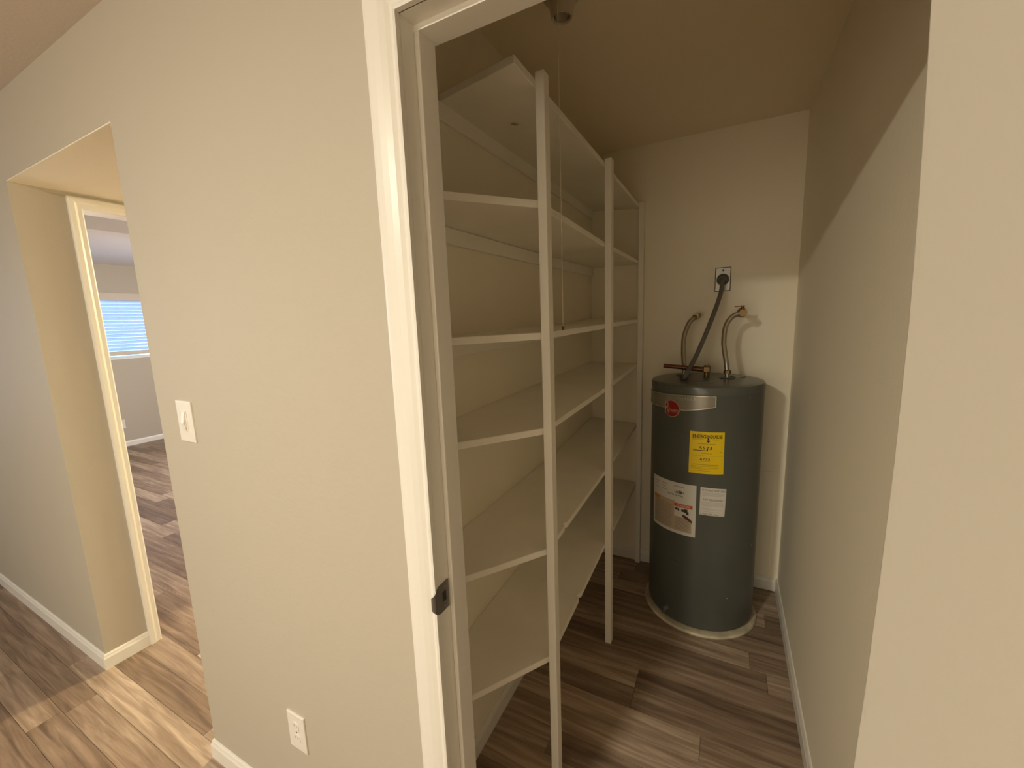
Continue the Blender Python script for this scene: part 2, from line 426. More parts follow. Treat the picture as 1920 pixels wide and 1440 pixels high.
PROF = [(0.000, 0), (0.000, .011), (.004, .0125), (.007, .011), (.010, .008), (.014, .0075), (.022, .0115), (.034, .015), (.048, .0165), (.060, .0165), (.067, .0145), (.070, .010), (.070, 0)]
# closet door frame
df = struct(thing('door_1', 'white closet door frame without its door', 'door frame', (XJ, 0, 0)), 'white closet door frame without its door', 'door frame')
casing([(XJ, 0, 0), (XJ, 0, ZH), (XJR, 0, ZH), (XJR, 0, 0)], -1, (0, -1, 0), PROF, 'casing', 'trim', df)
jb = MB().box(XJ-.02, XJ, -.002, TW+.004, 0, ZH+.02, .0015); jb.build('jamb', 'trim', df)
MB().box(XJR, XJR+.02, -.002, TW+.004, 0, ZH+.02, .0015).build('jamb', 'trim', df)
MB().box(XJ-.019, XJR+.019, -.0015, TW+.0035, ZH, ZH+.0195).build('head_jamb', 'trim', df)
MB().box(XJ, XJ+.011, .035, .083, 0, ZH, .002).build('door_stop', 'trim', df)
MB().box(XJR-.011, XJR, .035, .083, 0, ZH, .002).build('door_stop', 'trim', df)
MB().box(XJ-.001, XJR+.001, .0345, .0835, ZH-.0108, ZH+.001).build('door_stop', 'trim', df)
# strike plate with its curved lip bent round the jamb edge
sp = MB()
zc = .945; hh = .031
outl = [(-.016, -.020), (-.016, .020), (-.010, .027), (.000, hh), (.031, hh), (.031, -hh), (.0, -hh), (-.010, -.027)]
def spx(y): return XJ+.0008+ (0 if y > -.002 else 0.0004)
vs2 = [(XJ+.0022, y, zc+z) for y, z in outl]+[(XJ+.0002, y, zc+z) for y, z in outl]
k = len(outl)
sp.add(vs2, [tuple(range(k)), tuple(range(2*k-1, k-1, -1))]+[(i, (i+1) % k, k+(i+1) % k, k+i) for i in range(k)])
spo = lab(sp.build('strike_plate', 'nickel', df), 'tarnished metal strike plate')
lipp = MB()
lv = []; lf = []
seg = 7
for i in range(seg):
    a = i/(seg-1)*R(95)
    y = -.013 - .006*math.sin(a); x = XJ+.0022 - .007*(1-math.cos(a))
    for z, hw in ((-1, 1), (1, 1)): lv.append((x, y, zc + z*(.024-.010*(i/(seg-1)))))
for i in range(seg-1): lf.append((2*i, 2*i+1, 2*i+3, 2*i+2))
lipp.add(lv, lf, True); lipp.build('lip', 'nickel', spo)
MB().box(XJ+.0022, XJ+.0026, .009, .021, zc-.010, zc+.012).build('latch_hole', 'dark', spo)
for zz in (-.022, .022): MB().lathe([(0, .0012), (.003, .0012), (.0035, 0)], (XJ+.0022, .018, zc+zz), 12, 'x').build('screw', 'nickel', spo)

# hall doorway frame into the next room
df2 = struct(thing('door_2', 'cream door casing inside the hall opening', 'door frame', (XL, DY0, 0)), 'cream door casing inside the hall opening', 'door frame')
PROF2 = [(0, 0), (0, .010), (.004, .012), (.018, .012), (.026, .016), (.040, .017), (.045, .014), (.045, 0)]
casing([(XL, DY1, 0), (XL, DY1, DZ), (XL, DY0, DZ), (XL, DY0, 0)], 1, (1, 0, 0), PROF2, 'casing', 'trim', df2)
MB().box(XL-TW-.002, XL+.002, DY0-.015, DY0+.002, 0, DZ, .001).build('jamb', 'trim', df2)
MB().box(XL-TW-.002, XL+.002, DY1-.002, DY1+.015, 0, DZ, .001).build('jamb', 'trim', df2)
MB().box(XL-TW-.002, XL+.002, DY0, DY1, DZ-.002, DZ+.015, .001).build('head_jamb', 'trim', df2)

# ------------------------------------------------------------------ far window, blinds
w1 = struct(thing('window_1', 'white framed window behind the blinds', 'window', (XF, (WY0+WY1)/2, WZ0)), 'white framed window behind the blinds', 'window')
fm = MB()
for a in ((XF-.09, XF-.04, WY0, WY1, WZ0, WZ0+.04), (XF-.09, XF-.04, WY0, WY1, WZ1-.04, WZ1), (XF-.09, XF-.04, WY0, WY0+.04, WZ0, WZ1), (XF-.09, XF-.04, WY1-.04, WY1, WZ0, WZ1)): fm.box(*a)
fm.build('window_frame', 'frame', w1)
MB().box(XF-.068, XF-.062, WY0+.03, WY1-.03, WZ0+.03, WZ1-.03).build('pane', 'glass', w1)
bl = thing('window_blind', 'white horizontal slat blind glowing blue with daylight', 'blinds', (XF, (WY0+WY1)/2, 1.233))
MB().box(XF-.035, XF+.012, WY0+.01, WY1-.01, 1.955, WZ1, .003).build('headrail', 'rail', bl)
MB().box(XF-.03, XF+.012, WY0+.02, WY1-.02, 1.233, 1.286, .004).build('bottom_rail', 'rail', bl)
slat_me = None
for i in range(15):
    z = 1.315 + i*.0447
    if slat_me is None:
        mb = MB(); pr = []
        for j in range(6):
            t = j/5-.5; a = R(50)
            u = t*.050; crown = .004*(1-(2*t)**2)
            pr.append((u*math.cos(a)-crown*math.sin(a), u*math.sin(a)+crown*math.cos(a)))
        vv = []; ff = []
        for y in (WY0+.02, WY1-.02):
            for (a_, b_) in pr: vv.append((XF-.008+a_, y, b_))
        for j in range(5): ff.append((j, j+1, 6+j+1, 6+j))
        mb.add(vv, ff, True)
        s0 = mb.build('slat', 'slat', bl); slat_me = s0.data; sl = s0
    else:
        sl = s0.copy(); COL.objects.link(sl); sl.parent = bl; sl.matrix_parent_inverse = s0.matrix_parent_inverse.copy()
    sl.location = (0, 0, z)
for y in (1.3, 1.95, 2.5):
    MB().tube([(XF+.02, y, 1.27), (XF+.02, y, 1.98)], .0015, 6).build('ladder_cord', 'string', bl)
# unseen windows, the last one made up; opaque panels inside block the sky
for nm, bx_, lb in (('window_2', ((-5.09, -5.05, -2.25, -.75, .9, .94), (-5.09, -5.05, -2.25, -.75, 2.06, 2.1), (-5.09, -5.05, -2.25, -2.21, .9, 2.1), (-5.09, -5.05, -.79, -.75, .9, 2.1)), 'window in the left end wall'),
                    ('window_3', ((-5.05, -3.15, 3.61, 3.65, .8, .84), (-5.05, -3.15, 3.61, 3.65, 2.06, 2.1), (-5.05, -5.01, 3.61, 3.65, .8, 2.1), (-3.19, -3.15, 3.61, 3.65, .8, 2.1)), 'window in the side wall of the next room'),
                    ('fill_window', ((-2.0, .2, -3.66, -3.62, .6, .64), (-2.0, .2, -3.66, -3.62, 2.06, 2.1), (-2.0, -1.96, -3.66, -3.62, .6, 2.1), (.16, .2, -3.66, -3.62, .6, 2.1)), 'wide made-up window behind the camera for the added fill light')):
    mb = MB(); [mb.box(*b_) for b_ in bx_]; wo = struct(mb.build(nm, 'frame'), lb, 'window')
    q = [min(b_[k] for b_ in bx_) if k % 2 == 0 else max(b_[k] for b_ in bx_) for k in range(6)]
    if q[1]-q[0] < .1: MB().box(q[0]+.005, q[0]+.015, *q[2:]).build('sky_blocker', 'frame', wo)  # opaque panel added to keep the sky light out
    elif q[2] > 0: MB().box(q[0], q[1], q[3]-.015, q[3]-.005, q[4], q[5]).build('sky_blocker', 'frame', wo)
    else: MB().box(q[0], q[1], q[2]+.005, q[2]+.015, q[4], q[5]).build('sky_blocker', 'frame', wo)

# ------------------------------------------------------------------ shelving unit
sh = thing('shelving_unit', 'white painted built-in closet shelves on three front posts', 'shelving', (XP, 1.1, 0))
NEAR = .13
specs = {  # front tops at y = .53, 1.11, 1.80 ; wall-side tops at y = .41, 1.05, 1.80
 'B': ((1.825, 1.814, 1.818), (1.803, 1.809, 1.821)),
 'C': ((1.478, 1.485, 1.494), (1.478, 1.483, 1.505)),
 'D': ((1.206, 1.215, 1.239), (1.224, 1.236, 1.246)),
 'E': ((0.832, 0.846, 0.879), (0.860, 0.862, 0.896)),
 'F': ((0.468, 0.500, 0.510), (0.496, 0.512, 0.522)),
}
def interp(xs_, zs_, x):
    if x <= xs_[0]: return zs_[0]
    for a, b_, c_, d_ in zip(xs_, xs_[1:], zs_, zs_[1:]):
        if x <= b_: return c_+(d_-c_)*(x-a)/(b_-a)
    return zs_[-1]
TH = .0195
def shelf(sts, name, parent):
    # sts: list of (y_front, x_front, z_front, y_back, z_back)
    vs2 = []
    for (yf, xf, zf, yb_, zb) in sts:
        vs2 += [(xf, yf, zf), (xf, yf, zf-TH), (XS+.0005, yb_, zb-TH), (XS+.0005, yb_, zb)]
    f2 = []
    for i in range(len(sts)-1):
        a = 4*i; b_ = a+4
        f2 += [(a, b_, b_+3, a+3), (a+1, a+2, b_+2, b_+1), (a, a+1, b_+1, b_), (a+3, b_+3, b_+2, a+2)]
    f2 += [(0, 3, 2, 1)]; e = 4*(len(sts)-1); f2 += [(e, e+1, e+2, e+3)]
    bm_o = MB().add(vs2, f2).build(name, 'shelf', parent)
    md = bm_o.modifiers.new('soft_edge', 'BEVEL'); md.width = .0018; md.segments = 2; md.limit_method = 'ANGLE'; md.angle_limit = R(50)
    return bm_o
def cleats(zb, zend, parent):
    mb = MB()
    ys2 = [.135, .41, 1.05, YB-.001]
    vs2 = []
    for y, z in zip(ys2, zb):
        z -= TH+.0008
        vs2 += [(XS+.0005, y, z), (XS+.0125, y, z), (XS+.0125, y, z-.042), (XS+.0105, y, z-.045), (XS+.0005, y, z-.045)]
    f2 = []
    for i in range(3):
        for j in range(5): f2.append((5*i+j, 5*i+(j+1) % 5, 5*i+5+(j+1) % 5, 5*i+5+j))
    f2 += [(0, 4, 3, 2, 1), (15, 16, 17, 18, 19)]
    mb.add(vs2, f2); mb.build('cleat', 'shelf', parent)
FY = (.53, 1.11, 1.80); BY = (.41, 1.05, 1.80)
for key, (fz, bz) in specs.items():
    g = lambda y: interp(FY, fz, y)
    h_ = lambda y: interp(BY, bz, y)
    z0 = (fz[0]*.55+bz[0]*.45)
    sts = [(NEAR, -.646, z0, NEAR, h_(NEAR)), (.20, -.604, z0, .20, h_(.2)), (.446, XP-.0005, fz[0], .446, h_(.446)), (.53, XP, g(.53), .53, h_(.53))]
    notch = {'E': (.60, .625), 'F': (.735, .765)}.get(key)
    if notch:
        a, b_ = notch
        sts += [(a, XP, g(a), a, h_(a)), (a+.004, XP-.010, g(a), a+.004, h_(a)), (b_-.012, XP-.006, g(b_), b_-.012, h_(b_)), (b_, XP, g(b_), b_, h_(b_))]
    sts += [(1.11, XP, g(1.11), 1.11, h_(1.11)), (1.80, XP, g(1.8), 1.80, h_(1.8)), (YB-.0205, XP, g(1.84), YB-.0005, h_(1.85))]
    sts[-1] = (YB-.0008, XP, g(1.84), YB-.0008, h_(1.85))
    shelf(sts, 'shelf', sh)
    cleats((bz[0], bz[0], bz[1], bz[2]), min(fz[2], bz[2]), sh)
fzA = (2.112, 2.117, 2.117); bzA = (2.131, 2.141, 2.143)
sts = [(.321, XP, 2.112, .402, 2.131)] + [(y, XP, interp(FY, fzA, y), y, interp(BY, bzA, y)) for y in (.53, 1.11, 1.80, YB-.0008)]
tps = shelf(sts, 'shelf', sh)
cleats((2.131, 2.131, 2.141, 2.143), 2.118, sh)
# splintered chip under the top shelf
MB().add([(-.612, .605, 2.1035), (-.598, .60, 2.1028), (-.588, .618, 2.1032), (-.602, .622, 2.1036), (-.6, .61, 2.1005)], [(0, 1, 4), (1, 2, 4), (2, 3, 4), (3, 0, 4), (0, 3, 2, 1)]).build('chip', 'papertan', tps)
for (y0, y1, x0, x1, zt) in ((.436, .470, -.4545, -.4295, 2.128), (1.105, 1.142, -.4545, -.4265, 2.128), (1.818, 1.8525, -.4545, -.4265, 2.124)):
    MB().box(x0, x1, y0, y1, 0.0, zt, .0025).build('post', 'shelf', sh)

# ------------------------------------------------------------------ water heater
CX, CY, CR = -.083, 1.588, .248
ZT = 1.2
hp = MB().lathe([(0, 0), (.266, 0), (.268, .006), (.264, .014), (.250, .017), (0, .017)], (CX, CY, 0), 72).build('heater_pad', 'pad')
tag(hp, 'stained cream round pad on floor beneath the water heater', 'pad')
wh = thing('water_heater', 'dark grey cylindrical electric water heater with yellow and white labels', 'water heater', (CX, CY, .018))
MB().lathe([(0, .0185), (.236, .0185), (.240, .022), (.240, .030), (CR, .034), (CR, 1.172), (CR-.001, 1.1725)], (CX, CY, 0), 96).build('tank', 'tank', wh)
MB().lathe([(CR-.002, 1.160), (CR+.0028, 1.160), (CR+.0028, 1.186), (CR-.001, 1.195), (CR-.010, 1.1985), (CR-.03, 1.2), (0, 1.203)], (CX, CY, 0), 96).build('lid', 'tanktop', wh)
def cyl(th, z, r): a = R(th); return (CX+r*math.sin(a), CY-r*math.cos(a), z)
def patch(outline_top, outline_bot, r0, r1, n=24):
    # outline functions of t in 0..1 -> (theta, z); thin curved plate from r0 to r1
    vs2 = []; f2 = []
    for i in range(n+1):
        t = i/n; a = outline_top(t); b_ = outline_bot(t)
        vs2 += [cyl(a[0], a[1], r1), cyl(b_[0], b_[1], r1), cyl(b_[0], b_[1], r0), cyl(a[0], a[1], r0)]
    for i in range(n):
        q = 4*i
        f2 += [(q, q+1, q+5, q+4), (q+1, q+2, q+6, q+5), (q+3, q, q+4, q+7)]
    f2 += [(0, 3, 2, 1), (4*n, 4*n+1, 4*n+2, 4*n+3)]
    return MB().add(vs2, f2)
def rect(c, u0, u1, v0, v1, r0, r1, n=10):
    # c: four corners (tl, tr, br, bl) as (theta, z); u,v in 0..1 with v=0 at top
    def P(u, v):
        t = [c[0][k]+(c[1][k]-c[0][k])*u for k in (0, 1)]; b_ = [c[3][k]+(c[2][k]-c[3][k])*u for k in (0, 1)]
        return tuple(t[k]+(b_[k]-t[k])*v for k in (0, 1))
    return patch(lambda t: P(u0+(u1-u0)*t, v0), lambda t: P(u0+(u1-u0)*t, v1), r0, r1, n)
_dg = None
def text_mesh(body, bold=0.0):
    cu = bpy.data.curves.new('lettering', 'FONT'); cu.body = body; cu.size = 1.0; cu.offset = bold; cu.resolution_u = 2
    o_ = bpy.data.objects.new('lettering_tmp', cu); COL.objects.link(o_)
    dg = bpy.context.evaluated_depsgraph_get(); dg.update()
    me = bpy.data.meshes.new_from_object(o_.evaluated_get(dg))
    vs2 = [v.co.copy() for v in me.vertices]; f2 = [list(p.vertices) for p in me.polygons]
    bpy.data.objects.remove(o_); bpy.data.curves.remove(cu); bpy.data.meshes.remove(me)
    x0 = min(v.x for v in vs2); x1 = max(v.x for v in vs2); y0 = min(v.y for v in vs2); y1 = max(v.y for v in vs2)
    return [((v.x-x0)/(x1-x0), (v.y-y0)/(y1-y0)) for v in vs2], f2
def ctext(body, c, u0, u1, v0, v1, r, m, parent, name='lettering', bold=0.0, mapper=None):
    uv, f2 = text_mesh(body, bold); vs2 = []
    for (a, b_) in uv:
        u = u0+(u1-u0)*a; v = v1+(v0-v1)*b_
        if mapper: vs2.append(mapper(u, v)); continue
        t = [c[0][k]+(c[1][k]-c[0][k])*u for k in (0, 1)]; bb = [c[3][k]+(c[2][k]-c[3][k])*u for k in (0, 1)]
        th, z = (t[k]+(bb[k]-t[k])*v for k in (0, 1))
        vs2.append(cyl(th, z, r))
    return MB().add(vs2, f2).build(name, m, parent)
r0 = CR+.0002
# element access covers (slightly raised)
MB().add(*[[], []]) if False else None
# badge with emblem
top = [(-92, 1.141), (-81, 1.143), (-39, 1.151), (-9, 1.158), (12.2, 1.158)]
bot = [(-92, 1.088), (-81, 1.083), (-39, 1.084), (-16.5, 1.085), (1.3, 1.098), (12.2, 1.109)]
def pl(pts):
    return lambda t: (lambda th: (th, interp([p[0] for p in pts], [p[1] for p in pts], th)))(pts[0][0]+(pts[-1][0]-pts[0][0])*t)
bd = patch(pl(top), pl(bot), r0, r0+.004, 40).build('badge', 'badge', wh); lab(bd, 'curved silver badge plate')
rimw = .0035
patch(pl(top), lambda t: (pl(top)(t)[0], pl(top)(t)[1]-rimw), r0+.004, r0+.0056, 40).build('rim', 'badgerim', bd)
patch(lambda t: (pl(bot)(t)[0], pl(bot)(t)[1]+rimw*1.3), pl(bot), r0+.004, r0+.0056, 40).build('rim', 'badgerim', bd)
patch(lambda t: (11.2+t, 1.158), lambda t: (11.2+t, 1.109), r0+.004, r0+.0056, 2).build('rim', 'badgerim', bd)
ctext('PERFORMANCE', [(-38, 1.142), (-6, 1.150), (-6, 1.130), (-38, 1.120)], 0, 1, 0.1, .8, r0+.0045, 'badgerim', bd, bold=.0)
# round emblem: disc with ring and script-like lettering
def disc(thc, zc_, rad, ra, rb, n=28):
    pts = [(thc+math.degrees(rad*math.sin(2*math.pi*i/n)/CR), zc_+rad*math.cos(2*math.pi*i/n)) for i in range(n)]
    vs2 = [cyl(t, z, rb) for t, z in pts]+[cyl(t, z, ra) for t, z in pts]+[cyl(thc, zc_, rb)]
    f2 = [(i, (i+1) % n, 2*n) for i in range(n)]+[(i, n+i, n+(i+1) % n, (i+1) % n) for i in range(n)]
    f2 = [q[::-1] for q in f2]
    return MB().add(vs2, f2)
em = disc(-31, 1.087, .0395, r0+.001, r0+.0062).build('emblem_ring', 'cream', wh)
ed = disc(-31, 1.087, .0365, r0+.0062, r0+.0072).build('emblem', 'red', em); lab(ed, 'round red emblem')
ctext('R', [(-39, 1.117), (-33, 1.117), (-33, 1.062), (-39, 1.062)], 0, 1, 0, 1, r0+.0078, 'cream', em)
ctext('heem', [(-33.5, 1.092), (-23.2, 1.092), (-23.2, 1.072), (-33.5, 1.072)], 0, 1, 0, 1, r0+.0078, 'cream', em)
# yellow energy label
EC = [(-11.1, .996), (21.5, .998), (21.7, .806), (-11.4, .801)]
el = rect(EC, 0, 1, 0, 1, r0, r0+.0007).build('energy_label', 'yellow', wh); lab(el, 'yellow energy label')
rr = r0+.0011
ctext('ENERGYGUIDE', EC, .085, .935, .065, .150, rr, 'ink', el, bold=.022)
ar = MB()
for (u0, u1, v0, v1) in ((.520, .555, .14, .20),): pass
rect(EC, .515, .560, .14, .195, r0+.0007, rr, 2).build('arrow_stem', 'ink', el)
patch(lambda t: (EC[0][0]+32.6*(.475+.125*t), .9585), lambda t: (EC[0][0]+32.6*(.475+.125*t), .9585-.011*(1-abs(2*t-1))), r0+.0007, rr, 8).build('arrow_head', 'ink', el)
ctext('5573', EC, .285, .655, .345, .415, rr, 'ink', el, bold=.012)
ctext('4773', EC, .31, .60, .620, .680, rr, 'ink', el, bold=.004)
rect(EC, .11, .535, .435, .450, r0+.0007, rr, 6).build('scale_line', 'ink', el)
rect(EC, .50, .535, .395, .45, r0+.0007, rr, 2).build('pointer', 'ink', el)
for (u0, u1, v0, v1) in ((.08, .40, .165, .172), (.08, .36, .185, .190), (.62, .93, .165, .172), (.66, .85, .185, .19), (.25, .74, .278, .290), (.10, .18, .462, .472), (.86, .93, .462, .474), (.35, .66, .505, .515), (.04, .97, .565, .570), (.33, .62, .695, .702),
                         (.12, .86, .775, .786), (.06, .84, .815, .823), (.06, .86, .850, .858), (.06, .82, .880, .887), (.14, .62, .925, .932)):
    rect(EC, u0, u1, v0, v1, r0+.0007, r0+.0010, 8).build('fine_print', 'inkyel', el)
# white warning label
WC = [(-59.8, .731), (-3.1, .742), (-2.9, .490), (-58.9, .480)]
wl = rect(WC, 0, 1, 0, 1, r0, r0+.0007, 30).build('instruction_label', 'paper', wh); lab(wl, 'large white instruction label with red heading')
rect(WC, .06, .60, .365, .94, r0+.0007, r0+.0009, 20).build('text_block', 'papertan', wl)
rect(WC, .60, .93, .66, .94, r0+.0007, r0+.0009, 8).build('text_block', 'papertan', wl)
rect(WC, .60, .945, .40, .465, r0+.0007, rr, 8).build('red_heading', 'redprint', wl)
ctext('DANGER', WC, .67, .90, .413, .452, rr+.0003, 'paper', wl)
rect(WC, .05, .22, .375, .44, r0+.0009, rr, 4).build('orange_heading', 'orange', wl)
rect(WC, .05, .56, .46, .475, r0+.0009, rr, 10).build('orange_heading', 'orange', wl)
disc(-19.5, .693, .0095, r0+.0007, rr, 18).build('certification_mark', 'inkgrey', wl)
ctext('LISTED', WC, .60, .78, .165, .205, rr, 'ink', wl, bold=.03)
ctext('WATER HEATER', WC, .44, .77, .235, .265, rr, 'ink', wl, bold=.01)
for (u0, u1, v0, v1) in ((.10, .22, .08, .10), (.10, .20, .14, .155), (.30, .42, .07, .09), (.30, .40, .13, .15), (.30, .44, .19, .205), (.58, .78, .06, .085), (.10, .24, .21, .225)):
    rect(WC, u0, u1, v0, v1, r0+.0007, r0+.001, 4).build('fine_print', 'inkpale', wl)
for i in range(16):
    v = .50+i*.0275
    rect(WC, .08, random.uniform(.50, .575), v, v+.008, r0+.0009, rr, 10).build('fine_print', 'inkgrey', wl)
for i in range(9):
    v = .68+i*.0275
    rect(WC, .63, random.uniform(.84, .915), v, v+.008, r0+.0009, rr, 6).build('fine_print', 'inkgrey', wl)
# pictograms on the label: a small dark figure group and a brown hand
for (u0, u1, v0, v1) in ((.62, .67, .49, .535), (.675, .70, .495, .545), (.74, .80, .50, .545), (.79, .855, .485, .555), (.835, .875, .53, .59)):
    rect(WC, u0, u1, v0, v1, r0+.0007, rr, 3).build('pictogram', 'ink', wl)
def wcP(u, v):
    t = [WC[0][k]+(WC[1][k]-WC[0][k])*u for k in (0, 1)]; b_ = [WC[3][k]+(WC[2][k]-WC[3][k])*u for k in (0, 1)]
    return tuple(t[k]+(b_[k]-t[k])*v for k in (0, 1))
patch(lambda t: wcP(.76+.18*t, .60+.10*t*t), lambda t: wcP(.76+.18*t, .64+.10*t), r0+.0009, rr, 8).build('pictogram', 'brown', wl)
# small white label
DC = [(.8, .7405), (25.6, .7365), (24.7, .606), (.4, .609)]
dl = rect(DC, 0, 1, 0, 1, r0, r0+.0007, 12).build('return_label', 'paper', wh); lab(dl, 'small white notice label')
ctext('DO NOT RETURN', DC, .07, .95, .05, .125, rr, 'inkgrey', dl, bold=.015)
ctext('NO REGRESSE', DC, .12, .88, .39, .465, rr, 'inkgrey', dl, bold=.015)
ctext('1-800-274-4066', DC, .05, .76, .925, .980, rr, 'inkgrey', dl, bold=.01)
for (v0, u1) in ((.17, .92), (.205, .90), (.24, .93), (.275, .80), (.51, .9), (.545, .92), (.58, .9), (.615, .93), (.65, .72), (.74, .6), (.78, .85), (.86, .8)):
    rect(DC, .08, u1, v0, v0+.012, r0+.0007, r0+.0009, 8).build('fine_print', 'inkpale', dl)
# access covers, drain, chips
rect([(-34, .80), (-14, .80), (-14, .985), (-34, .985)], 0, 1, 1, 0, r0-.0002, r0+.0018, 12).build('access_cover', 'tank', wh)
rect([(-34, .16), (-14, .16), (-14, .34), (-34, .34)], 0, 1, 1, 0, r0-.0002, r0+.0018, 12).build('access_cover', 'tank', wh)
a = R(-33); dx, dy = math.sin(a), -math.cos(a)
drn = MB().tube([(CX+dx*.245, CY+dy*.245, .07), (CX+dx*.262, CY+dy*.262, .068), (CX+dx*.268, CY+dy*.268, .066)], [.017, .015, .011], 14).build('drain_valve', 'tanktop', wh)
MB().tube([(CX+dx*.262, CY+dy*.262, .068), (CX+dx*.264, CY+dy*.264, .046)], [.010, .009], 10).build('spout', 'tanktop', drn)
for th, z, l_, sl in ((62.7, .437, .012, .9), (31.5, .199, .012, .05), (47, 1.147, .005, .2)):
    vs2 = [cyl(th-l_*110*(1-sl), z-l_*sl, r0+.0004), cyl(th, z+.0015-l_*.2*sl, r0+.0004), cyl(th+l_*110*(1-sl)+.4, z+l_*sl, r0+.0004), cyl(th+.6, z-.001, r0+.0004)]
    MB().add(vs2, [(0, 3, 2, 1)]).build('paint_chip', 'paper', wh)
# washers and caps on the lid
for x, y in ((.008, 1.60), (-.19, 1.655)):
    MB().lathe([(.034, 1.2005), (.034, 1.2045), (.030, 1.206), (0, 1.206)], (x, y, 0), 24).build('gasket', 'plug', wh)
MB().lathe([(.033, 1.2005), (.033, 1.2055), (.0, 1.207)], (.055, 1.68, 0), 24).build('knockout_cap', 'badge', wh)
lp = MB().box(-.115, -.045, 1.44, 1.50, 1.2005, 1.2045, .001).build('junction_cover', 'tanktop', wh)

def catmull(pts, n=8):
    P = [Vector(p) for p in pts]; P = [P[0]*2-P[1]]+P+[P[-1]*2-P[-2]]; out = []
    for i in range(1, len(P)-2):
        for k in range(n):
            t = k/n; a, b_, c_, d_ = P[i-1], P[i], P[i+1], P[i+2]
            out.append(.5*((2*b_)+(c_-a)*t+(2*a-5*b_+4*c_-d_)*t*t+(3*b_-a-3*c_+d_)*t**3))
    out.append(P[-2]); return out
# cold water connector (right) with shut-off valve at the wall
hr = thing('water_connector', 'braided steel water hose rising to the wall valve on the right', 'hose', (.008, 1.6, 1.206))
MB().tube([(.008, 1.60, 1.2055), (.008, 1.60, 1.228)], .0105, 16).build('nipple', 'steel', hr)
MB().lathe([(0, 1.226), (.0165, 1.226), (.0165, 1.240), (.012, 1.243), (0, 1.243)], (.008, 1.603, 0), 6, smooth=False).build('nut', 'brass', hr)
MB().tube([(.0065, 1.602, 1.242), (.002, 1.608, 1.275)], [.0112, .0118], 14).build('ferrule', 'steel', hr)
MB().tube(catmull([(.003, 1.607, 1.270), (-.006, 1.617, 1.322), (-.013, 1.625, 1.378), (-.007, 1.633, 1.449), (.016, 1.642, 1.491), (.047, 1.65, 1.507)]), .0115, 14).build('braided_hose', 'braid', hr)
va = thing('shutoff_valve', 'old brass shut-off valve on a pipe from the closet back wall', 'valve', (.062, YB, 1.511))
MB().tube([(.0625, YB-.0005, 1.511), (.0625, 1.70, 1.511)], .0105, 16).build('stub_pipe', 'copper', va)
MB().tube([(.0625, 1.70, 1.511), (.0625, 1.64, 1.511)], .0155, 16).build('valve_body', 'brass', va)
MB().lathe([(.024, YB-.0005), (.024, YB-.006), (.012, YB-.010)], (.0625, 0, 1.511), 20, 'y').build('escutcheon', 'brass', va)
MB().lathe([(0, 1.632), (.0185, 1.632), (.0185, 1.655), (0, 1.655)], (.0625, 0, 1.510), 6, 'y', smooth=False).build('nut', 'brass', va)
MB().tube([(.061, 1.65, 1.52), (.061, 1.65, 1.545)], .0075, 12).build('stem', 'copper', va)
MB().box(.027, .069, 1.643, 1.657, 1.539, 1.5435, .001).build('lever', 'copper', va)
MB().tube([(.046, 1.65, 1.507), (.060, 1.65, 1.511)], .0145, 14).build('coupling', 'brass', va)
# hot water connector (left)
hl = thing('water_connector', 'darker braided water hose on the left of the power cord', 'hose', (-.188, 1.655, 1.206))
MB().tube([(-.189, 1.655, 1.2055), (-.188, 1.655, 1.236)], .0105, 16).build('nipple', 'steel', hl)
MB().lathe([(0, 1.234), (.0165, 1.234), (.0165, 1.250), (0, 1.250)], (-.188, 1.656, 0), 6, smooth=False).build('nut', 'copper', hl)
MB().tube(catmull([(-.188, 1.656, 1.246), (-.193, 1.664, 1.281), (-.197, 1.673, 1.335), (-.195, 1.682, 1.403), (-.175, 1.691, 1.467), (-.149, 1.70, 1.496)]), .0115, 14).build('braided_hose', 'braid', hl)
MB().tube([(-.152, 1.699, 1.494), (-.142, 1.702, 1.501)], .0145, 14).build('coupling', 'brass', hl)
MB().tube([(-.1415, 1.690, 1.5025), (-.1415, YB-.0005, 1.5025)], .0135, 16).build('wall_stub', 'brass', hl)
# relief valve and copper discharge pipe
rv = thing('relief_valve', 'brass relief valve with short copper pipe on top of heater', 'valve', (-.082, 1.61, 1.203))
MB().tube([(-.082, 1.61, 1.2035), (-.082, 1.61, 1.262)], [.013, .014], 14).build('valve_body', 'brass', rv)
MB().box(-.098, -.066, 1.594, 1.626, 1.228, 1.258, .004).build('valve_cap', 'brass', rv)
MB().tube([(-.097, 1.61, 1.241), (-.155, 1.61, 1.246)], .0125, 14).build('fitting', 'copper', rv)
MB().tube([(-.150, 1.61, 1.246), (-.230, 1.612, 1.252), (-.283, 1.614, 1.2565)], .0105, 14).build('copper_pipe', 'copper', rv)
# power cord, plug and its outlet
ol = thing('power_outlet', 'stainless power outlet plate on the closet back wall', 'outlet', (-.031, YB, 1.685))
MB().box(-.068, .006, YB-.003, YB-.0002, 1.624, 1.746, .001).build('box_edge', 'plug', ol)
MB().box(-.065, .003, YB-.0055, YB-.003, 1.627, 1.743, .001).build('plate', 'steel', ol)
MB().lathe([(0, YB-.0075), (.004, YB-.0075), (.005, YB-.0055)], (-.031, 0, 1.731), 12, 'y').build('screw', 'dark', ol)
MB().lathe([(.030, YB-.0055), (.030, YB-.009), (.0, YB-.009)], (-.031, 0, 1.684), 28, 'y').build('socket_face', 'plug', ol)
pc = MB().tube(catmull([(-.178, 1.515, 1.2055), (-.168, 1.50, 1.226), (-.156, 1.528, 1.252), (-.131, 1.587, 1.308), (-.09, 1.645, 1.424), (-.053, 1.703, 1.545), (-.036, 1.762, 1.616), (-.033, 1.800, 1.668), (-.032, 1.822, 1.681)]), .0105, 14).build('power_cord', 'cord', wh)
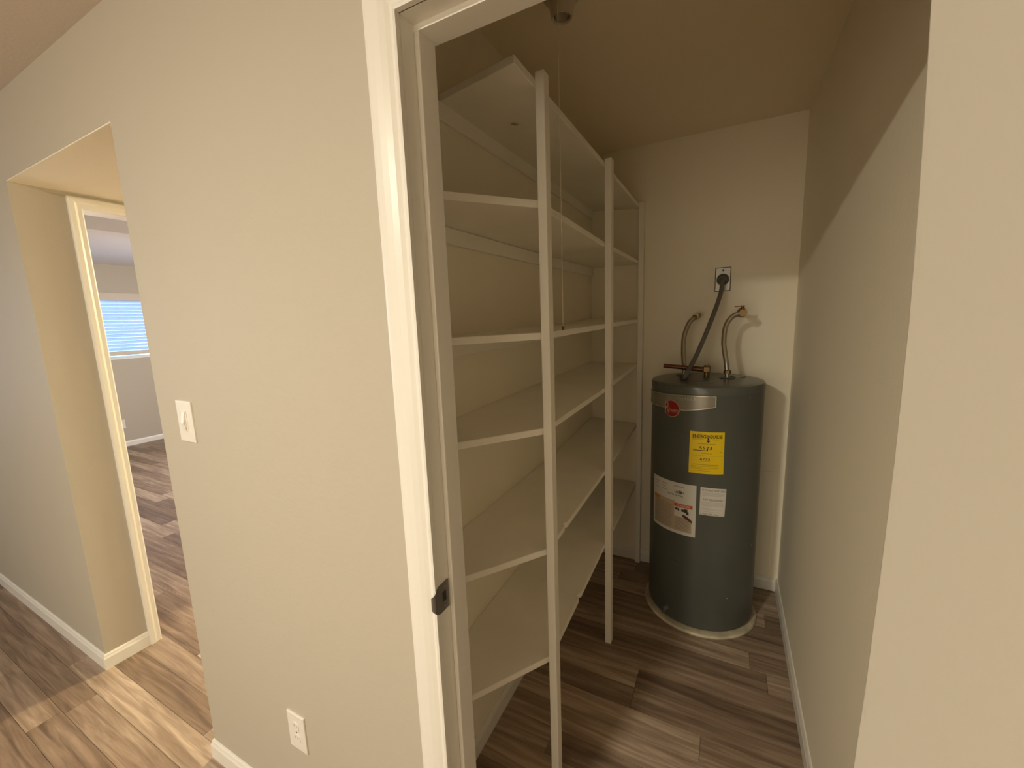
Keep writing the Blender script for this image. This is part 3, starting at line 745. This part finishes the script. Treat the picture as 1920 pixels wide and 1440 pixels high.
lab(pc, 'thick grey power cord')
MB().lathe([(.0235, YB-.0095), (.0235, YB-.030), (.018, YB-.040), (.0, YB-.042)], (-.032, 0, 1.685), 24, 'y').build('plug', 'plug', pc)
MB().lathe([(.02, 1.2038), (.02, 1.212), (.014, 1.216), (0, 1.216)], (-.176, 1.512, 0), 16).build('strain_relief', 'plug', pc)
# access board behind the heater
ab = MB().box(-.30, .252, YB-.005, YB-.0003, .077, .677, .001).build('access_board', 'closet')
tag(ab, 'painted board on the back wall behind the water heater', 'board')

# ------------------------------------------------------------------ closet lamp holder and string
lx, ly = -.447, .622
lh = thing('closet_lampholder', 'round porcelain lamp holder on the closet ceiling', 'lamp holder', (lx, ly, ZC))
MB().lathe([(.056, ZC-.0005), (.056, ZC-.012), (.050, ZC-.022), (.040, ZC-.028)], (lx, ly, 0), 32).build('base', 'porcelain', lh)
MB().lathe([(.041, ZC-.026), (.034, ZC-.045), (.030, ZC-.070), (.027, ZC-.074), (.023, ZC-.070), (.021, ZC-.03), (0, ZC-.03)], (lx, ly, 0), 32).build('socket', 'porcelain', lh)
MB().lathe([(0, ZC-.031), (.019, ZC-.031), (.019, ZC-.066), (.017, ZC-.068), (.012, ZC-.045), (0, ZC-.045)], (lx, ly, 0), 20).build('socket_shell', 'porcelain', lh)
ps = thing('pull_string', 'thin pull string hanging in front of the middle shelves', 'string', (-.447, .588, ZC-.05))
MB().tube([(-.447, .600, ZC-.046), (-.447, .590, ZC-.050), (-.447, .589, 2.2), (-.4465, .5895, 1.9), (-.4465, .590, 1.490)], .0010, 6).build('cord', 'string', ps)
MB().lathe([(0, 1.478), (.003, 1.480), (.0042, 1.485), (.003, 1.490), (0, 1.492)], (-.4465, .590, 0), 12).build('bead', 'brass', ps)

# ------------------------------------------------------------------ switch and outlet on the front wall
def plate(mb, x, z, wd, ht, d=.0055):
    bm = bmesh.new(); bmesh.ops.create_cube(bm, size=1)
    for v in bm.verts: v.co = Vector((x+v.co.x*wd, -d/2+v.co.y*d-.0002, z+v.co.z*ht))
    ed = [e for e in bm.edges if all(abs(v.co.y+d+.0002) < 1e-5 for v in e.verts)]
    bmesh.ops.bevel(bm, geom=ed, offset=.003, segments=3, affect='EDGES', profile=.6)
    bm.verts.index_update(); mb.add([v.co[:] for v in bm.verts], [[v.index for v in f.verts] for f in bm.faces]); bm.free(); return mb
sx, sz = -1.411, 1.253
sw = thing('light_switch', 'white wall light switch beside the hall opening', 'switch', (sx, 0, sz))
plate(MB(), sx, sz, .082, .124).build('plate', 'plate', sw)
fr = MB().box(sx-.014, sx+.014, -.0072, -.0057, sz-.034, sz+.034, .0006).build('switch_frame', 'plate', sw)
MB().box(sx+.005, sx+.0085, -.0074, -.0068, sz-.030, sz+.030).build('slide_slot', 'papertan', sw)
pd = MB().add([(sx-.011, -.0070, sz-.030), (sx+.003, -.0070, sz-.030), (sx+.003, -.0125, sz-.004), (sx-.011, -.0125, sz-.004), (sx-.011, -.0070, sz+.030), (sx+.003, -.0070, sz+.030)], [(0, 1, 2, 3), (3, 2, 5, 4), (0, 3, 4), (1, 5, 2)]).build('rocker', 'plate', sw)
MB().box(sx+.003, sx+.009, -.013, -.0072, sz-.02, sz-.010, .001).build('slider', 'plate', sw)
def outlet(x, z, label, group=None, wd=.074, ht=.118, mapx=None):
    t = thing('wall_outlet', label, 'outlet', (x, 0, z))
    plate(MB(), x, z, wd, ht).build('plate', 'plate', t)
    for s in (-1, 1):
        rc = MB()
        n = 20; vs2 = []; 
        for y in (-.0057, -.0072):
            for i in range(n):
                a_ = 2*math.pi*i/n
                vs2.append((x+max(-.0135, min(.0135, .017*math.cos(a_))), y, z+s*.0195+.0145*math.sin(a_)))
        rc.add(vs2, [(i, (i+1) % n, n+(i+1) % n, n+i) for i in range(n)]+[tuple(range(n, 2*n))])
        r_ = rc.build('receptacle', 'plate', t)
        for q in (-.0055, .0055): MB().box(x+q-.0008, x+q+.0008, -.0075, -.0071, z+s*.0195, z+s*.0195+.007).build('slot', 'inkgrey', r_)
    MB().lathe([(0, -.0068), (.0025, -.0066), (.003, -.0057)], (x, 0, z), 12, 'y').build('screw', 'nickel', t)
    return t
outlet(-1.063, .3565, 'white duplex outlet low on the beige wall')
fo = thing('wall_outlet', 'small white outlet on the far wall under the window', 'outlet', (XF, 1.765, .312))
MB().box(XF+.0002, XF+.006, 1.725, 1.805, .252, .372, .002).build('plate', 'plate', fo)
for s in (-1, 1): MB().box(XF+.006, XF+.0075, 1.751, 1.779, .312+s*.0195-.013, .312+s*.0195+.013, .0006).build('receptacle', 'plate', fo)

# ------------------------------------------------------------------ lamps of the place (outside the frame)
lm = thing('ceiling_light', 'round flush ceiling light behind the camera', 'ceiling light', (-1.06, -1.80, ZM))
MB().lathe([(0, ZM-.0005), (.118, ZM-.0005), (.118, ZM-.011), (.109, ZM-.013)], (-1.06, -1.80, 0), 40).build('base', 'frame', lm)
MB().lathe([(.110, ZM-.012), (.100, ZM-.024), (.072, ZM-.034), (.036, ZM-.039), (0, ZM-.040)][::-1], (-1.06, -1.80, 0), 32).build('glass_dome', 'dome_main', lm)
lm2 = thing('ceiling_light', 'warm flush ceiling light at the far end of the hall', 'ceiling light', (-2.10, 2.45, ZL))
MB().lathe([(0, ZL-.0005), (.13, ZL-.0005), (.132, ZL-.02), (.12, ZL-.022)], (-2.10, 2.45, 0), 40).build('base', 'frame', lm2)
MB().lathe([(.118, ZL-.020), (.112, ZL-.06), (.09, ZL-.085), (.05, ZL-.098), (0, ZL-.10)][::-1], (-2.10, 2.45, 0), 40).build('glass_dome', 'dome_hall', lm2)
